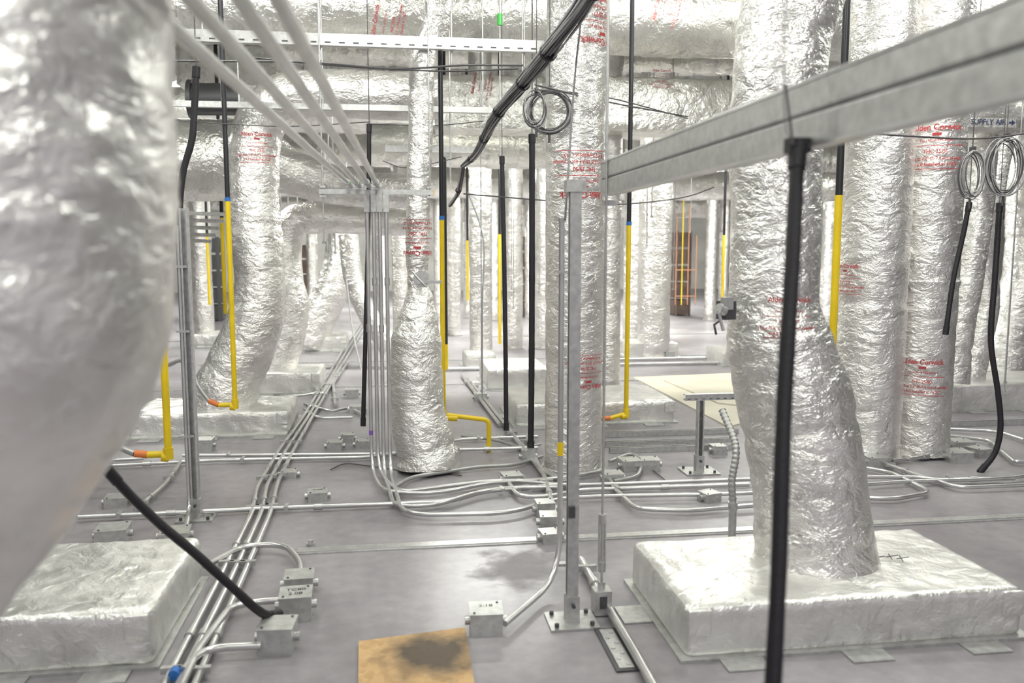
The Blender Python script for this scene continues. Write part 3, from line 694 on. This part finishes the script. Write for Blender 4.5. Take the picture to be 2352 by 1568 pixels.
rods = [(1148, 100, 7, -200, 360), (1395, 100, 5.2, -200, 350), (1200, 100, 6.5, -200, 200), (735, 180, 6.5, -100, 560), (1104, 300, 8, 100, 900), (1222, 100, 6.2, -200, 310), (1033, 200, 7, -50, 420), (700, 200, 8, 80, 200), (1500, 300, 9, -50, 500), (2345, 300, 7, -50, 900), (2320, 700, 7.2, 400, 880), (1543, 300, 8.5, -50, 400)]
for i in range(26): rods.append((random.choice((random.uniform(640, 900), random.uniform(1000, 1260), random.uniform(1400, 1690))), 400, random.uniform(9, 16), 150, random.uniform(480, 720)))
for (px, py, dd, top, bot) in rods:
    f = vp(px, py, dd); b = MB(); b.tube([VZ(f, bot), VZ(f, top)], .006, STEEL, 6); q = VZ(f, bot); b.tube([q, q+Z*.02], .014, STEEL, 6); b.done("threaded_rod")
b = MB(); f = vp(1148, 40, 6.9); b.tube([VZ(f, 58), VZ(f, 32)], .022, GREEN, 8); b.done("green_tape_flag")
def coil(px, py, dd, rx, rz_, n=7, name="cable_coil", rings=48):
    c = D(px, py, dd); b = MB(); random.seed(px)
    for k in range(n):
        a = rx*(1-.09*random.random()*2); h = rz_*(1-.09*random.random()*2); tl = random.uniform(-.25, .25); off = Vector((random.uniform(-.02, .02), random.uniform(-.03, .03), random.uniform(-.015, .015)))
        pts = [c+off+Vector((a*math.cos(t), a*math.sin(t+1)*tl, h*math.sin(t))) for t in [2*math.pi*i/rings for i in range(rings+1)]]
        b.tube(pts, .0034, CABLE if k % 2 else CABLEL, 6, cap=False)
    b.box(c+Z*rz_, (.02, .04, .03), DARKST); b.tube([c-Z*rz_, c-Z*(rz_+.06)], .008, DARKST, 8); b.tube([c+Z*rz_, c+Z*(rz_+.8)], .003, CABLE, 6); return b.done(name)
coil(1262, 255, 5.3, .135, .135, 14); coil(1232, 250, 5.2, .07, .11, 5)
coil(2231, 400, 5.4, .08, .155, 9); coil(2308, 382, 5.5, .13, .19, 12)

# ---------------------------------------------------------------- boards and background things
b = MB(); P4 = [F(824, 1482), F(1068, 1450), F(1100, 1640), F(822, 1660)]
b.add([p_+Z*0.0 for p_ in P4]+[p_+Z*.018 for p_ in P4], [(0, 1, 2, 3), (4, 7, 6, 5), (0, 4, 5, 1), (1, 5, 6, 2), (2, 6, 7, 3), (3, 7, 4, 0)], PLY); b.done("osb_board")
for P4, z0 in (([F(1455, 868), F(1690, 858), F(1760, 960), F(1672, 982)], 0), ([F(1525, 878), F(1690, 868), F(1740, 940), F(1650, 930)], .013)):
    b = MB(); b.add([p_+Z*z0 for p_ in P4]+[p_+Z*(z0+.012) for p_ in P4], [(0, 1, 2, 3), (4, 7, 6, 5), (0, 4, 5, 1), (1, 5, 6, 2), (2, 6, 7, 3), (3, 7, 4, 0)], BOARD); b.done("hardboard_sheet")
for (xa, xb, yt, yb_, mt) in ((675, 720, 560, 690, BROWN), (1190, 1235, 540, 700, BROWN), (1562, 1600, 530, 600, BROWN), (440, 530, 545, 760, DARKST), (2290, 2352, 690, 770, DARKST)):
    b = MB(); a = D(xa, yt, 18); c = D(xb, yb_, 18); w = c.x-a.x; h = a.z; cx_ = (a.x+c.x)/2
    for k in range(5): b.box((cx_, 18, h*(k+.5)/5), (w, .5, h/5*.86), mt)
    for s_ in (-.45, .45): b.box((cx_+w*s_, 17.7, h/2), (w*.08, .08, h), mt)
    b.done("stacked_crate")
b = MB(); a = D(440, 228, 7.6); c = D(560, 228, 7.6); b.tube([a, c], .14, DARKST, 24); b.tube([a+Vector((-.02, 0, 0)), a+Vector((.02, 0, 0))], .17, DARKST, 24); b.done("dark_round_duct")

# ---------------------------------------------------------------- lamps
PK = 0.28
def lampf(x, y, z, p, L=1.5, w=.25, col=(.985, 1.0, .93)):
    b = MB(); sx, sy = (L, w)
    b.box((x, y, z+.05), (sx, sy, .06), WHITE)
    for s_ in (-.25, .25):
        d = Vector((L/2*.95, 0, 0)); off = Vector((0, w*s_, 0))
        c = Vector((x, y, z+.005))+off; b.tube([c-d, c+d], .012, LAMP, 8)
    for s_ in (-.4, .4):
        q = Vector((x, y, z+.08))+Vector((L*s_, 0, 0)); b.tube([q, Vector((q.x, q.y, 5.0))], .004, STEEL, 6)
    o = b.done("fluorescent_strip_and_fill_light")
    def al(loc, rot, e, h):
        ld = bpy.data.lights.new("tube_and_fill_light", 'AREA'); ld.shape = 'RECTANGLE'; ld.size = sx; ld.size_y = h; ld.energy = e; ld.color = col
        lo = bpy.data.objects.new("tube_and_fill_light", ld); SC.collection.objects.link(lo); lo.location = loc; lo.rotation_euler = rot; lo.parent = o
    al((x, y, z-.012), (0, 0, 0), p*PK, sy)
    if y < 6.5: al((x, y+w/2+.02, z+.03), (math.radians(100), 0, 0), p*PK*.45, .1)  # extra forward-facing light, added to brighten the overhead ducts
    if y > 19: al((x, y+w/2+.02, z+.03), (math.radians(75), 0, 0), p*PK*.7, .1)  # second area light added here to lift the dark back wall
for (x, y, z, p) in ((-2.2, 1.0, 3.6, 120), (2.4, 1.2, 3.6, 130), (0.3, -1.2, 3.4, 150), (0.4, 3.4, 3.5, 130), (-3.4, 4.2, 3.5, 130), (3.4, 4.2, 3.5, 130), (-1.2, 5.6, 3.8, 120), (2.0, 6.2, 3.9, 110),  # fixtures over and behind the camera are unseen, added as soft front fill
                     (5.6, 6.0, 3.8, 110), (1.1, 10.3, 3.3, 700), (-2.6, 10.3, 3.3, 350), (4.6, 10.3, 3.3, 480), (1.5, 14.5, 3.0, 950), (-3, 14.5, 3.0, 450), (6, 14.5, 3.0, 650), (0, 20, 3.0, 900), (6, 20, 3.0, 1000), (-6, 20, 3.0, 500), (9, 12, 3.3, 300), (-7, 8, 3.4, 180), (8.5, 7, 3.4, 180)):
    lampf(x, y, z, p)
w = bpy.data.worlds.new("world"); SC.world = w; w.use_nodes = True
w.node_tree.nodes["Background"].inputs[0].default_value = (.985, .94, 1.0, 1); w.node_tree.nodes["Background"].inputs[1].default_value = 0.5
SC.view_settings.view_transform = 'Standard'
SC.view_settings.exposure = 0.12
